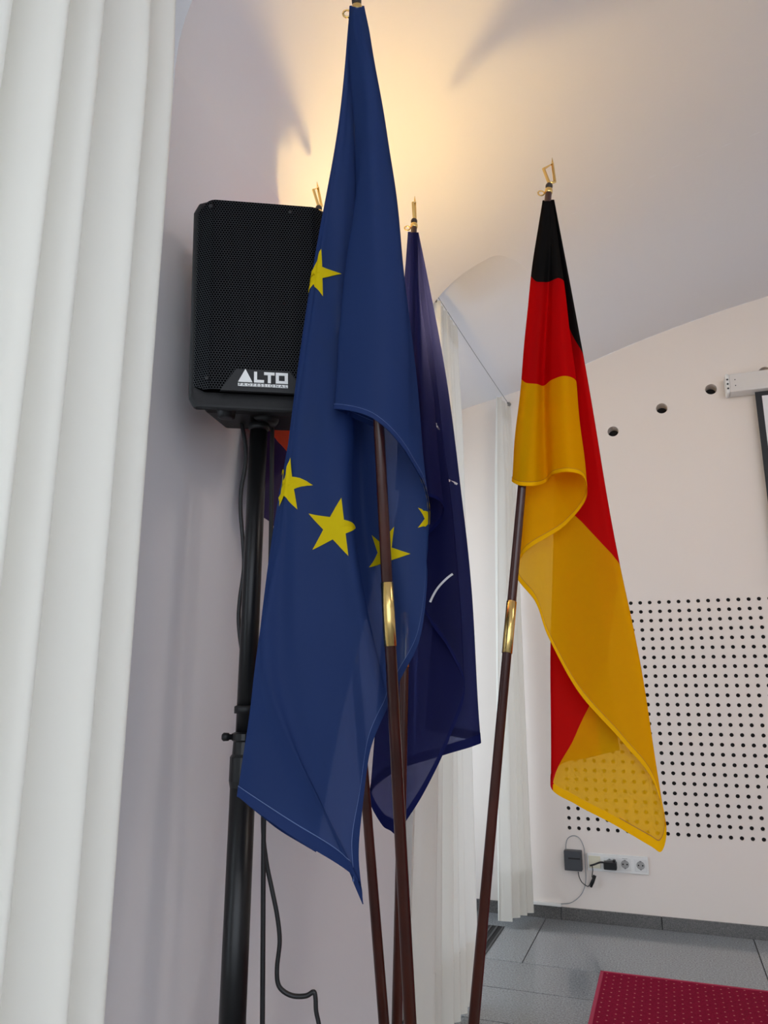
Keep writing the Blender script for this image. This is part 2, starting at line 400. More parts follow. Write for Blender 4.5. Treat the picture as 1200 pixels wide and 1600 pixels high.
# ------------------------------------------------------------------ curtains
def curtain(name, label, path, ztop, zbot, folds, amp, seed, flare=0, hemz=.07, nx=420, parts=True):
    """path: [(x,y) top], [(x,y) bottom] end points; pleats run down the sheet"""
    rnd = np.random.RandomState(seed); (a0, a1), (b0, b1) = path
    a0, a1, b0, b1 = map(np.array, (a0, a1, b0, b1))
    s = np.linspace(0, 1, nx); zz = np.concatenate([np.linspace(ztop, ztop-.12, 8), np.linspace(ztop-.16, zbot, 26)])
    kn = np.cumsum(.6+rnd.rand(folds+1)*.8); kn = (kn-kn[0])/(kn[-1]-kn[0])
    ph = (hermite_matrix(np.linspace(0, 1, folds+1), s) @ kn)*folds*2*PI
    am = np.interp(s, np.linspace(0, 1, folds*2+1), .55+.7*rnd.rand(folds*2+1)); drift = rnd.rand(folds+2)*2-1
    G = np.zeros((nx, len(zz), 3))
    for j, z in enumerate(zz):
        k = (ztop-z)/(ztop-zbot)
        A = a0+(b0-a0)*k; Bq = a1+(b1-a1)*k; d = (Bq-A)/np.linalg.norm(Bq-A); nrm = np.array([-d[1], d[0]])
        p = ph+.5*k*np.interp(s, np.linspace(0, 1, folds+2), drift)
        wv = np.sin(p)+.22*np.sin(2*p+.7)+.10*np.sin(3*p+1.9)*k
        aa = amp*(.35+.65*min(1, k*5))*am
        sh = .30*amp*np.cos(p)*min(1, k*4)
        G[:, j, :2] = A+(Bq-A)*s[:, None]+nrm*(wv*aa)[:, None]+d*sh[:, None]
        G[:, j, 2] = z
    mid = G[nx//2, -1]
    t = thing(name, label, 'curtain', (mid[0], mid[1], zbot))
    o = obj('drape', gridmesh(G), m_curt, t, smooth=True)
    # heading tape and bottom hem: a second layer of cloth just off the drape
    def layer(nm, ja, jb):
        H = G[:, ja:jb].copy(); H2 = H.copy(); d = (a1-a0)/np.linalg.norm(a1-a0); H2[:, :, 0] += .0016*d[1]; H2[:, :, 1] -= .0016*d[0]
        obj(nm, gridmesh(H2), m_curt, t, smooth=True)
    layer('heading', 0, 7)
    zi = int(np.argmin(abs(zz-(zbot+hemz)))); layer('hem', zi-1, len(zz))
    return t, G
WZ = 1.62+CH
curtain('curtain', 'large white pleated curtain filling the left edge of the picture', (((-.80, -.32), (-.79, .955)), ((-.81, -.32), (-.78, .965))), WZ-.03, .03, 14, .040, 3, nx=900)
curtain('curtain', 'cream white curtain gathered at the wall corner behind the dark navy flag', (((-.775, 2.71), (-.76, 3.03)), ((-.80, 2.43), (-.715, 2.93))), WZ-.025, .012, 6, .026, 11)
curtain('curtain', 'narrow white curtain hanging in the corner beside the back wall', (((-.745, 3.86), (-.715, 4.05)), ((-.80, 3.80), (-.70, 4.03))), WZ-.03, .035, 4, .026, 5)
def wire(label, p0, p1):
    t = thing('curtain_wire', label, 'curtain wire', p0)
    b2 = B(); tube(b2, [p0, ((p0[0]+p1[0])/2, (p0[1]+p1[1])/2, (p0[2]+p1[2])/2-.006), p1], .0016, 6, 8); obj('cable', b2, m_steel, t, smooth=True)
    for p, d in ((p0, 1), (p1, -1)):
        b2 = B(); lathe(b2, (p[0], p[1]-d*.0, p[2]), (0, d, -.15), [(-.012, .012), (0, .012), (.012, .006), (.035, .004)], 12); obj('eye_bolt', b2, m_steel, t, smooth=True)
        b2 = B(); lathe(b2, (p[0], p[1]+d*.02, p[2]-.01), (0, d, -.9), [(0, .004), (.02, .007), (.035, .003)], 10); obj('hook', b2, m_steel, t, smooth=True)
wire('thin steel curtain wire stretched under the vault to the back wall', (-.772, 2.70, WZ-.005), (-.722, YB-.014, WZ))
wire('thin steel wire carrying the large curtain at the left edge', (-.795, -.36, WZ-.01), (-.785, 1.07, WZ-.01))

# ------------------------------------------------------------------ flag poles
BASE = np.array([-.39, 1.24, 0.0])
POLE_PX = {'eu': ((557, 0), (641, 1600), 1.44, -.05), 'de': ((858, 290), (740, 1600), 1.98, .0), 'nato': ((647, 345), (620, 1600), 2.17, .055), 'red': ((498, 325), (600, 1600), 2.08, .05)}
POLE = {}
for k, (t, b, dep, sh) in POLE_PX.items():
    dt, db = ray(*t), ray(*b); n = np.cross(dt, db); n /= np.linalg.norm(n)
    nh = n*[1, 1, 0]; p = BASE-nh*((BASE-CAM) @ n)/(nh @ n)
    hd = (p-CAM)*[1, 1, 0]; nn = np.array([-n[1], n[0], 0.]); nn = nn/np.linalg.norm(nn); nn = nn if nn @ hd > 0 else -nn
    p = p+nn*sh
    T = CAM+dt*dep
    D = T-p; POLE[k] = (p, D/np.linalg.norm(D), np.linalg.norm(D), T)
def pole_depth(k, y):
    p, D, L, T = POLE[k]
    # point of the pole seen at image row y
    lo, hi = .2, L+.4
    for _ in range(50):
        m = (lo+hi)/2
        if px(p+D*m)[1] > y: lo = m
        else: hi = m
    return px(p+D*lo)[2]
def build_pole(k, root, brass, diamond_dir):
    p, D, L, T = POLE[k]; r0 = .0094
    b2 = B(); lathe(b2, p+D*.035, D, [(0, r0), (L-.035-.03, r0*.93), (L-.035-.028, r0*.93)], 20); obj('pole', b2, m_wood, root, smooth=True)
    def along(y):
        lo, hi = .1, L
        for _ in range(40):
            m = (lo+hi)/2
            if px(p+D*m)[1] > y: lo = m
            else: hi = m
        return lo
    if brass:
        s0, s1 = along(brass[1]), along(brass[0])
    else: s0, s1 = 1.15, 1.27
    b2 = B(); lathe(b2, p+D*s0, D, [(0, r0), (.0005, r0*1.1), (s1-s0-.0005, r0*1.1), (s1-s0, r0)], 24); obj('brass_joint', b2, m_brass, root, smooth=True)
    u, v, d = frame_of(D)
    q = p+D*(L-.03)
    b2 = B(); lathe(b2, q, D, [(0, .0092), (.005, .0104), (.013, .0104), (.017, .0092)], 20); obj('brass_ring', b2, m_brass, root, smooth=True)
    b2 = B(); lathe(b2, q+D*.017, D, [(0, .0085), (.012, .0095), (.016, .008), (.020, .005)], 20); obj('pole_tip', b2, m_ring, root, smooth=True)
    e = np.asarray(diamond_dir, float); e = e-D*(e @ D); e /= np.linalg.norm(e)
    s = q+D*.037
    fin = [s, s+e*.015+D*.013, s+e*.004+D*.074, s-e*.020+D*.044]
    b2 = B(); tube(b2, [fin[0]+(fin[1]-fin[0])*.3]+fin[1:]+[fin[0], fin[0]+(fin[1]-fin[0])*.35], .0041, 8)
    fo = obj('finial', b2, m_brass, root, smooth=False)
    b2 = B(); lathe(b2, s-D*.004, D, [(-.004, .006), (.002, .007), (.006, .003)], 12); obj('stud', b2, m_brass, fo, smooth=True)
    sp = s+e*.004+D*.072
    b2 = B(); lathe(b2, sp, D+e*-.1, [(0, .0032), (.012, .002), (.024, .0004)], 8); obj('spike', b2, m_brass, fo, smooth=True)
    # little hook ring at the side holding the cloth
    side = -np.array(RC[0]); side = side-D*(side @ D); side /= np.linalg.norm(side)
    c = q+D*.006+side*.019-D*.006
    nrm = np.cross(side, D)
    pts = [c+(side*math.cos(a)+D*math.sin(a))*.008 for a in np.linspace(0, 2*PI, 15)]
    b2 = B(); tube(b2, pts, .002, 6); rg = obj('hook_ring', b2, m_brass, root, smooth=True)

# ------------------------------------------------------------------ draped cloth
class Drape:
    def __init__(s, pole, cols, nr=90, sub=9, wav=.0015, seed=1, fn=None):
        """cols: list of (list of (rho, px, py, depth offset), t at the outer edge)"""
        rho = np.linspace(0, 1, nr); P = []; TT = []
        yy = np.linspace(-60, 1450, 60); dd = [pole_depth(pole, v) for v in yy]; pd = lambda y: np.interp(y, yy, dd)
        for path, bt in cols:
            a = np.array(path, float); W = hermite_matrix(a[:, 0], rho); q = W @ a[:, 1:]
            P.append([fn(x, y, d) if fn else at(x, y, pd(y)+d) for x, y, d in q]); TT.append(rho*bt)
        P = np.array(P); TT = np.array(TT); nc = len(cols)
        k = int(nr*.8); d = np.linalg.norm(np.diff(P[:, k], axis=0), axis=1)
        qv = np.concatenate([[0], np.cumsum(np.maximum(d, .012)**.6)])
        qq = np.concatenate([np.linspace(qv[i], qv[i+1], sub, endpoint=False) for i in range(nc-1)]+[[qv[-1]]])
        W = hermite_matrix(qv, qq)
        s.G = np.einsum('ij,jkl->ikl', W, P); s.T = W @ TT
        rnd = np.random.RandomState(seed)      # slight uneven waviness of real cloth
        n = s.normals(); i = np.linspace(0, 1, len(qq))[:, None]; r = rho[None, :]
        f = sum(rnd.randn()*np.sin(2*PI*(i*rnd.uniform(2, 9)+r*rnd.uniform(1, 4)+rnd.rand())) for _ in range(6))
        s.G = s.G+n*(f*wav*r)[..., None]
        s.n = s.normals(); s.rho = rho
        flat = s.G.reshape(-1, 3); q = (flat-CAM) @ RC.T
        s.pix = np.stack([600+F*q[:, 0]/q[:, 2], 800-F*q[:, 1]/q[:, 2], q[:, 2]], 1).reshape(s.G.shape)
        s.Gu = np.gradient(s.G, axis=0); s.Gv = np.gradient(s.G, axis=1)
    def normals(s):
        n = np.cross(np.gradient(s.G, axis=0), np.gradient(s.G, axis=1)); return n/(np.linalg.norm(n, axis=2, keepdims=True)+1e-12)
    def mesh(s, name, m, parent, i0=0, i1=None, j0=0, j1=None, off=0.0):
        G = s.G+s.n*off; G = G[i0:i1, j0:j1]; T = s.T[i0:i1, j0:j1]
        o = obj(name, gridmesh(G), m, parent, smooth=True)
        a = o.data.attributes.new('tt', 'FLOAT', 'POINT'); a.data.foreach_set('value', np.clip(T, 0, 1).astype(np.float32).ravel())
        return o
    def band(s, name, m, parent, i0, i1, ra, rb, off):
        """strip along the outer edge on both faces of the cloth, between rho ra and rb"""
        rr = np.linspace(ra, rb, 4)*(len(s.rho)-1); V = []; Fc = []; T = []
        i1 = i1 if i1 else s.G.shape[0]
        for sg in (-1, 1):
            b0 = len(V); Gs = s.G+s.n*off*sg
            for i in range(i0, i1):
                for r in rr:
                    j = min(int(r), len(s.rho)-2); f = r-j; V.append(Gs[i, j]*(1-f)+Gs[i, j+1]*f); T.append(s.T[i, j])
            for i in range(i1-i0-1):
                for k in range(3): Fc.append((b0+i*4+k, b0+(i+1)*4+k, b0+(i+1)*4+k+1, b0+i*4+k+1))
        o = obj(name, (np.array(V), Fc), m, parent, smooth=True)
        a = o.data.attributes.new('tt', 'FLOAT', 'POINT'); a.data.foreach_set('value', np.clip(T, 0, 1).astype(np.float32))
        return o
    def locate(s, x, y, rank=0, tol=5, imin=0):
        d = np.hypot(s.pix[..., 0]-x, s.pix[..., 1]-y); d[:imin] = 1e6; idx = np.argwhere(d < tol)
        if len(idx) == 0: idx = np.array([np.unravel_index(np.argmin(d), d.shape)])
        dep = s.pix[idx[:, 0], idx[:, 1], 2]; groups = sorted(zip(dep, map(tuple, idx)))
        lay = [[groups[0]]]
        for g in groups[1:]:
            if g[0]-lay[-1][-1][0] > .010: lay.append([g])
            else: lay[-1].append(g)
        L_ = lay[min(rank, len(lay)-1)]
        return min(L_, key=lambda g: d[g[1]])[1]
    def ev(s, A, i, j):
        i = min(max(i, 0), A.shape[0]-1.001); j = min(max(j, 0), A.shape[1]-1.001); a, b = int(i), int(j); f, g = i-a, j-b
        return A[a, b]*(1-f)*(1-g)+A[a+1, b]*f*(1-g)+A[a, b+1]*(1-f)*g+A[a+1, b+1]*f*g
    def walk(s, i, j, dx, dy, e1, e2, steps=10):
        """move over the cloth by (dx, dy) metres in the tangent frame e1/e2 carried along"""
        for _ in range(steps):
            gu, gv = s.ev(s.Gu, i, j), s.ev(s.Gv, i, j); n = np.cross(gu, gv); n /= np.linalg.norm(n)+1e-12
            e1 = e1-n*(e1 @ n); e1 /= np.linalg.norm(e1); e2 = np.cross(n, e1)*np.sign(np.cross(n, e1) @ e2)
            v = (e1*dx+e2*dy)/steps
            A = np.stack([gu, gv], 1); sol = np.linalg.lstsq(A, v, rcond=None)[0]
            i += float(np.clip(sol[0], -3, 3)); j += float(np.clip(sol[1], -3, 3))
        return i, j
    def star(s, parent, x, y, R, rot=0, rank=0, mat_=None, shift=(0, 0), imin=0):
        i, j = s.locate(x, y, rank, imin=imin); gu, gv = s.ev(s.Gu, i, j), s.ev(s.Gv, i, j); n = np.cross(gu, gv); n /= np.linalg.norm(n)
        up = np.array(RC[1])*math.cos(rot)+np.array(RC[0])*math.sin(rot); e2 = up-n*(up @ n); e2 /= np.linalg.norm(e2); e1 = np.cross(e2, n)
        if e1 @ RC[0] < 0: e1 = -e1
        ring = []
        for k in range(10):
            a = PI/2+2*PI*k/10; rr = R if k % 2 == 0 else R*.382; ring.append((rr*math.cos(a), rr*math.sin(a)))
        N = 6; loop = []
        for k in range(10):
            a, b = ring[k], ring[(k+1) % 10]
            for q in range(N): f = q/N; loop.append((a[0]*(1-f)+b[0]*f, a[1]*(1-f)+b[1]*f))
        lv = (1, .8, .6, .4, .2); V = []; Fc = []
        sx_, sy_ = shift; uv = [s.walk(i, j, dx*f+sx_, dy*f+sy_, e1, e2, 16) for f in lv for dx, dy in loop]+[s.walk(i, j, sx_, sy_, e1, e2, 16)]
        m = len(loop)
        for sg in (-1, 1):
            b0 = len(V); V += [s.ev(s.G, a, b)+s.ev(s.n, a, b)*sg*.0016 for a, b in uv]
            for r in range(len(lv)-1):
                for k in range(m): Fc.append((b0+r*m+k, b0+r*m+(k+1) % m, b0+(r+1)*m+(k+1) % m, b0+(r+1)*m+k))
            for k in range(m): Fc.append((b0+(len(lv)-1)*m+k, b0+(len(lv)-1)*m+(k+1) % m, b0+len(lv)*m))
        return obj('star', (np.array(V), Fc), mat_ or m_star, parent, smooth=True)
    def line(s, name, parent, pts, width, m, rank=0):
        Q = spline(pts, 6); P = [s.locate(x, y, rank, 3.5) for x, y in Q]; c = np.array([s.G[p] for p in P]); n = np.array([s.n[p] for p in P])
        tw = (CAM-c); tw /= np.linalg.norm(tw, axis=1, keepdims=True); n = n*np.sign((n*tw).sum(1))[:, None]
        ker = np.array([.25, .5, .25])
        for _ in range(14):
            for k in range(3): c[1:-1, k] = np.convolve(c[:, k], ker, 'valid')
        t = np.gradient(c, axis=0); t /= np.linalg.norm(t, axis=1, keepdims=True)+1e-9; b = np.cross(n, t); b /= np.linalg.norm(b, axis=1, keepdims=True)+1e-9
        V = np.concatenate([c+n*.0012+b*width/2, c+n*.0012-b*width/2]); k = len(c)
        return obj(name, (V, [(q, q+1, k+q+1, k+q) for q in range(k-1)]), m, parent)

# --- the European flag
eu = thing('flag_on_pole', 'tall dark blue flag with yellow stars on a mahogany pole, nearest the camera', 'flag', tuple(POLE['eu'][0]), 'flags in the stand')
build_pole('eu', eu, (910, 1010), RC[0]*.6+RC[2]*.8)
E_ = [
 ([(0, 556, 8, .010), (.12, 560, 88, .012), (.5, 573, 338, .013), (1, 590, 668, .013)], 1),
 ([(0, 546, 9, .0), (.06, 545, 45, .0), (.12, 546, 88, .0), (.3, 554, 210, .006), (.5, 556, 335, .004), (1, 545, 650, .006)], 1),
 ([(0, 551, 10, -.016), (.06, 552, 45, -.018), (.12, 558, 84, -.018), (.26, 566, 169, -.017), (.5, 555, 326, -.022), (.7, 536, 452, -.030), (1, 520, 639, -.030)], 1),
 ([(0, 557, 11, -.018), (.06, 560, 45, -.018), (.12, 571, 84, -.019), (.26, 581, 170, -.026), (.5, 585, 330, -.048), (.7, 583, 455, -.058), (1, 583, 655, -.060)], 1),
 ([(0, 563, 11, -.015), (.06, 567, 45, -.014), (.12, 578, 82, -.014), (.26, 594, 168, -.016), (.5, 612, 315, -.028), (.7, 630, 470, -.036), (1, 640, 712, -.036)], 1),
 ([(0, 567, 10, -.008), (.12, 583, 86, .0), (.26, 598, 170, .0), (.5, 618, 310, .0), (.7, 637, 470, -.004), (1, 658, 752, -.004)], 1),
 ([(0, 569, 9, .0), (.12, 578, 84, .010), (.25, 592, 190, .022), (.5, 614, 390, .030), (.75, 650, 690, .026), (1, 667, 860, .022)], 1),
 ([(0, 568, 9, .006), (.25, 586, 200, .030), (.5, 600, 430, .040), (.8, 632, 790, .036), (1, 668, 905, .028)], 1),
 ([(0, 566, 9, .010), (.25, 578, 205, .036), (.5, 588, 450, .046), (.82, 603, 866, .040), (1, 655, 1000, .030)], 1),
 ([(0, 563, 9, .012), (.25, 568, 208, .042), (.5, 570, 470, .062), (.82, 576, 875, .076), (1, 628, 1058, .040)], 1),
 ([(0, 561, 9, .013), (.25, 560, 209, .042), (.5, 556, 478, .054), (.80, 546, 852, .050), (1, 612, 1090, .040)], 1),
 ([(0, 560, 9, .013), (.25, 557, 209, .032), (.5, 556, 479, .026), (.80, 559, 848, .016), (1, 604, 1108, .034)], 1),
 ([(0, 559, 9, .013), (.25, 554, 209, .026), (.5, 550, 479, .014), (.795, 549, 843, -.004), (1, 594, 1130, .028)], 1),
 ([(0, 557, 9, .014), (.25, 549, 208, .020), (.5, 534, 480, .008), (.79, 524, 826, -.010), (1, 578, 1175, .026)], 1),
 ([(0, 554, 9, .013), (.25, 541, 206, .016), (.5, 514, 468, .006), (.79, 489, 850, -.006), (1, 565, 1265, .022)], 1),
 ([(0, 551, 9, .012), (.25, 535, 204, .012), (.5, 500, 455, .004), (.78, 460, 850, -.006), (.9, 475, 1110, .0), (1, 561, 1345, .020)], 1),
 ([(0, 549, 9, .010), (.25, 531, 203, .012), (.5, 494, 445, .006), (.76, 448, 830, -.002), (.9, 450, 1120, .0), (1, 566, 1413, .022)], 1),
 ([(0, 548, 9, .010), (.25, 530, 203, .014), (.5, 491, 441, .010), (.75, 442, 825, .0), (.9, 428, 1100, -.002), (1, 552, 1368, .016)], .97),
 ([(0, 547, 9, .010), (.25, 529, 202, .016), (.5, 489, 438, .014), (.75, 438, 820, .006), (.9, 408, 1090, .002), (1, 470, 1316, .006)], .84),
 ([(0, 547, 9, .011), (.2, 528, 202, .020), (.4, 489, 428, .022), (.6, 445, 725, .020), (.8, 407, 985, .016), (1, 376, 1246, .014)], .68),
 ([(0, 548, 9, .013), (.25, 536, 206, .046), (.5, 500, 450, .054), (.75, 440, 815, .046), (1, 404, 1272, .030)], .55),
 ([(0, 551, 9, .014), (.25, 546, 210, .062), (.5, 535, 480, .078), (.75, 520, 860, .080), (.9, 480, 1130, .060), (1, 445, 1303, .045)], .28),
 ([(0, 554, 9, .014), (.25, 554, 215, .070), (.5, 578, 500, .088), (.75, 588, 880, .092), (.9, 530, 1140, .070), (1, 494, 1332, .052)], 0),
]
d_eu = Drape('eu', E_, nr=110, seed=4)
c_eu = d_eu.mesh('cloth', m_blue, eu)
d_eu.band('hem', m_bluehem, c_eu, 0, None, .9885, 1.0, .0008)
d_eu.band('stitching', m_stitch, c_eu, 0, None, .9872, .9880, .0011)
HS = .86/18
d_eu.star(c_eu, 523, 827, HS*1.06, .17); d_eu.star(c_eu, 600, 864, HS, PI/2); d_eu.star(c_eu, 666, 788, HS*.62, PI/2, shift=(.026, .010))
d_eu.star(c_eu, 447, 757, HS, .10, shift=(-.003, 0)); d_eu.star(c_eu, 497, 427, HS, .12, shift=(-.006, 0))
bi = 9*(len(E_)-4)+3
d_eu.star(c_eu, 490, 672, HS, .2, imin=bi); d_eu.star(c_eu, 520, 556, HS, .3, imin=bi)

# --- the German flag
de = thing('flag_on_pole', 'black, red and gold striped flag on a pole leaning to the right', 'flag', tuple(POLE['de'][0]), 'flags in the stand')
build_pole('de', de, (940, 1021), RC[0]*.95+RC[2]*.3)
G_ = [
 ([(0, 857, 312, .012), (1, 822, 750, .014)], 1),
 ([(0, 848, 313, .004), (.33, 830, 430, .004), (.66, 815, 588, .004), (1, 799, 751, .004)], 1),
 ([(0, 850, 314, -.016), (.33, 838, 437, -.019), (.66, 822, 594, -.020), (1, 812, 758, -.020)], 1),
 ([(0, 854, 314, -.018), (.33, 848, 438, -.019), (.66, 838, 596, -.016), (1, 834, 759, -.016)], 1),
 ([(0, 858, 314, -.016), (.12, 859, 358, -.013), (.33, 857, 438, .004), (.66, 850, 599, .018), (1, 853, 753, .020)], 1),
 ([(0, 859, 314, -.010), (.33, 864, 435, -.014), (.66, 862, 590, -.022), (1, 866, 741, -.026)], 1),
 ([(0, 861, 313, -.010), (.33, 872, 432, -.020), (.66, 880, 584, -.042), (1, 888, 738, -.050)], 1),
 ([(0, 863, 312, -.004), (.33, 880, 436, -.004), (.66, 898, 590, -.012), (1, 912, 748, -.016)], 1),
 ([(0, 864, 312, .002), (.33, 880, 440, .012), (.66, 899, 600, .016), (1, 917, 775, .014)], 1),
 ([(0, 863, 312, .008), (.33, 872, 442, .030), (.66, 880, 625, .045), (1, 884, 820, .046)], 1),
 ([(0, 861, 312, .012), (.33, 850, 446, .040), (.66, 838, 640, .060), (1, 818, 865, .062)], 1),
 ([(0, 860, 312, .014), (.33, 846, 450, .052), (.66, 826, 660, .078), (1, 807, 897, .084)], 1),
 ([(0, 861, 312, .015), (.33, 854, 455, .064), (.66, 850, 690, .094), (1, 836, 938, .108)], 1),
 ([(0, 862, 312, .015), (.33, 874, 470, .068), (.667, 882, 785, .100), (1, 859, 1000, .120)], 1),
 ([(0, 863, 312, .014), (.333, 885, 500, .066), (.667, 910, 816, .098), (1, 905, 1083, .128)], 1),
 ([(0, 864, 312, .012), (.333, 896, 525, .058), (.667, 938, 846, .092), (1, 975, 1162, .132)], 1),
 ([(0, 865, 312, .010), (.333, 906, 542, .052), (.667, 960, 870, .088), (.85, 1000, 1060, .110), (1, 1024, 1228, .134)], 1),
 ([(0, 866, 312, .012), (.333, 911, 552, .060), (.667, 969, 885, .098), (.85, 1010, 1090, .122), (1, 1041, 1296, .142)], 1),
 ([(0, 865, 312, .014), (.333, 908, 556, .074), (.667, 966, 910, .118), (.85, 1006, 1110, .138), (1, 1033, 1331, .150)], 1),
 ([(0, 864, 312, .015), (.333, 904, 553, .080), (.667, 955, 906, .126), (.85, 990, 1110, .144), (1, 1018, 1323, .153)], .96),
 ([(0, 863, 312, .016), (.333, 896, 545, .088), (.667, 930, 900, .140), (.85, 960, 1110, .156), (1, 962, 1290, .160)], .86),
 ([(0, 861, 312, .017), (.333, 880, 530, .096), (.667, 885, 880, .156), (.85, 898, 1080, .174), (1, 900, 1257, .172)], .735),
 ([(0, 860, 312, .018), (.333, 872, 520, .102), (.667, 864, 860, .168), (.85, 860, 1060, .184), (1, 861, 1229, .184)], .655),
 ([(0, 861, 312, .019), (.333, 878, 520, .112), (.667, 876, 860, .186), (.85, 868, 1050, .204), (1, 873, 1198, .206)], .55),
 ([(0, 863, 312, .020), (.333, 890, 530, .120), (.667, 905, 860, .196), (1, 920, 1184, .220)], .42),
 ([(0, 865, 312, .020), (.333, 898, 540, .122), (.667, 930, 870, .200), (1, 968, 1172, .222)], .2),
]
d_de = Drape('de', G_, nr=110, seed=9, wav=.0012)
c_de = d_de.mesh('cloth', m_ger, de)
d_de.band('hem', m_gerhem, c_de, 0, None, .9885, 1.0, .0008)
m_gst = mat('gold_thread', (.42, .17, .005), .7)
d_de.band('stitching', m_gst, c_de, 0, 9*20, .9868, .988, .0012)

# --- the navy flag with white printed lines
na = thing('flag_on_pole', 'dark navy flag with thin white printed lines, behind the starred flag', 'flag', tuple(POLE['nato'][0]), 'flags in the stand')
build_pole('nato', na, None, RC[0]*.22+RC[2]*.97)
N_ = [
 ([(0, 649, 362, .012), (1, 640, 765, .014)], 1),
 ([(0, 638, 362, .004), (.2, 632, 440, .006), (1, 618, 765, .006)], 1),
 ([(0, 640, 363, -.015), (.2, 639, 445, -.018), (.5, 637, 560, -.020), (1, 640, 772, -.026)], 1),
 ([(0, 644, 363, -.018), (.2, 648, 442, -.018), (.5, 648, 560, -.016), (1, 656, 776, -.012)], 1),
 ([(0, 647, 363, -.013), (.2, 651, 440, -.015), (.5, 654, 550, -.028), (1, 672, 776, -.032)], 1),
 ([(0, 651, 363, -.008), (.2, 654, 440, -.006), (.5, 667, 545, -.010), (.75, 680, 662, -.012), (1, 692, 788, -.010)], 1),
 ([(0, 652, 363, .0), (.2, 655, 444, .012), (.5, 667, 565, .018), (1, 690, 812, .018)], 1),
 ([(0, 650, 363, .010), (.2, 650, 450, .026), (.5, 652, 590, .040), (1, 662, 848, .045)], 1),
 ([(0, 650, 363, .013), (.2, 650, 455, .036), (.5, 648, 600, .054), (1, 652, 905, .062)], 1),
 ([(0, 651, 363, .014), (.25, 655, 470, .042), (.5, 662, 640, .058), (.8, 672, 850, .060), (1, 672, 972, .062)], 1),
 ([(0, 652, 363, .014), (.25, 661, 468, .040), (.5, 677, 645, .052), (.8, 697, 870, .052), (1, 703, 1018, .060)], 1),
 ([(0, 653, 363, .013), (.25, 666, 465, .040), (.5, 688, 645, .050), (.8, 714, 880, .052), (1, 726, 1074, .062)], 1),
 ([(0, 652, 363, .014), (.25, 664, 468, .052), (.5, 684, 655, .066), (.8, 708, 905, .068), (1, 704, 1150, .066)], 1),
 ([(0, 651, 363, .015), (.25, 660, 470, .060), (.5, 672, 660, .078), (.8, 682, 930, .080), (1, 664, 1236, .068)], 1),
 ([(0, 650, 363, .015), (.25, 657, 470, .062), (.5, 663, 663, .084), (.8, 660, 955, .086), (1, 629, 1291, .070)], 1),
 ([(0, 650, 363, .015), (.25, 656, 470, .064), (.5, 660, 665, .086), (.8, 652, 960, .088), (1, 620, 1304, .070)], 1),
 ([(0, 650, 363, .015), (.25, 655, 470, .066), (.5, 656, 665, .088), (.8, 642, 960, .090), (1, 610, 1298, .072)], .97),
 ([(0, 649, 363, .016), (.25, 652, 470, .070), (.5, 648, 665, .094), (.8, 622, 960, .096), (1, 596, 1288, .076)], .9),
 ([(0, 649, 363, .016), (.25, 650, 470, .078), (.5, 640, 665, .102), (.8, 600, 950, .106), (1, 577, 1246, .090)], .72),
 ([(0, 650, 363, .017), (.25, 654, 470, .088), (.5, 655, 660, .118), (.8, 630, 940, .126), (1, 612, 1209, .114)], .6),
 ([(0, 651, 363, .018), (.25, 660, 468, .092), (.5, 675, 650, .124), (.8, 685, 930, .132), (1, 690, 1181, .122)], .4),
 ([(0, 653, 363, .018), (.25, 669, 462, .088), (.5, 697, 625, .118), (.8, 728, 905, .126), (1, 742, 1165, .122)], .3),
 ([(0, 654, 363, .019), (.25, 673, 458, .092), (.5, 702, 620, .124), (.8, 734, 900, .134), (1, 752, 1160, .130)], .25),
 ([(0, 653, 363, .020), (.25, 668, 460, .104), (.5, 694, 630, .140), (.8, 715, 900, .150), (1, 715, 1152, .148)], .15),
 ([(0, 652, 363, .020), (.25, 660, 462, .110), (.5, 676, 635, .148), (.8, 680, 900, .158), (1, 664, 1140, .158)], 0),
]
d_na = Drape('nato', N_, nr=100, seed=13, wav=.0012)
c_na = d_na.mesh('cloth', m_navy, na)
d_na.band('hem', m_navyhem, c_na, 0, None, .9885, 1.0, .0008)
d_na.line('printed_line', c_na, [(679, 657), (684, 664), (687, 674)], .006, m_line)
d_na.line('printed_line', c_na, [(697, 750), (705, 751), (713, 756)], .006, m_line)
d_na.line('printed_line', c_na, [(707, 895), (692, 910), (680, 925), (671, 941)], .005, m_line)

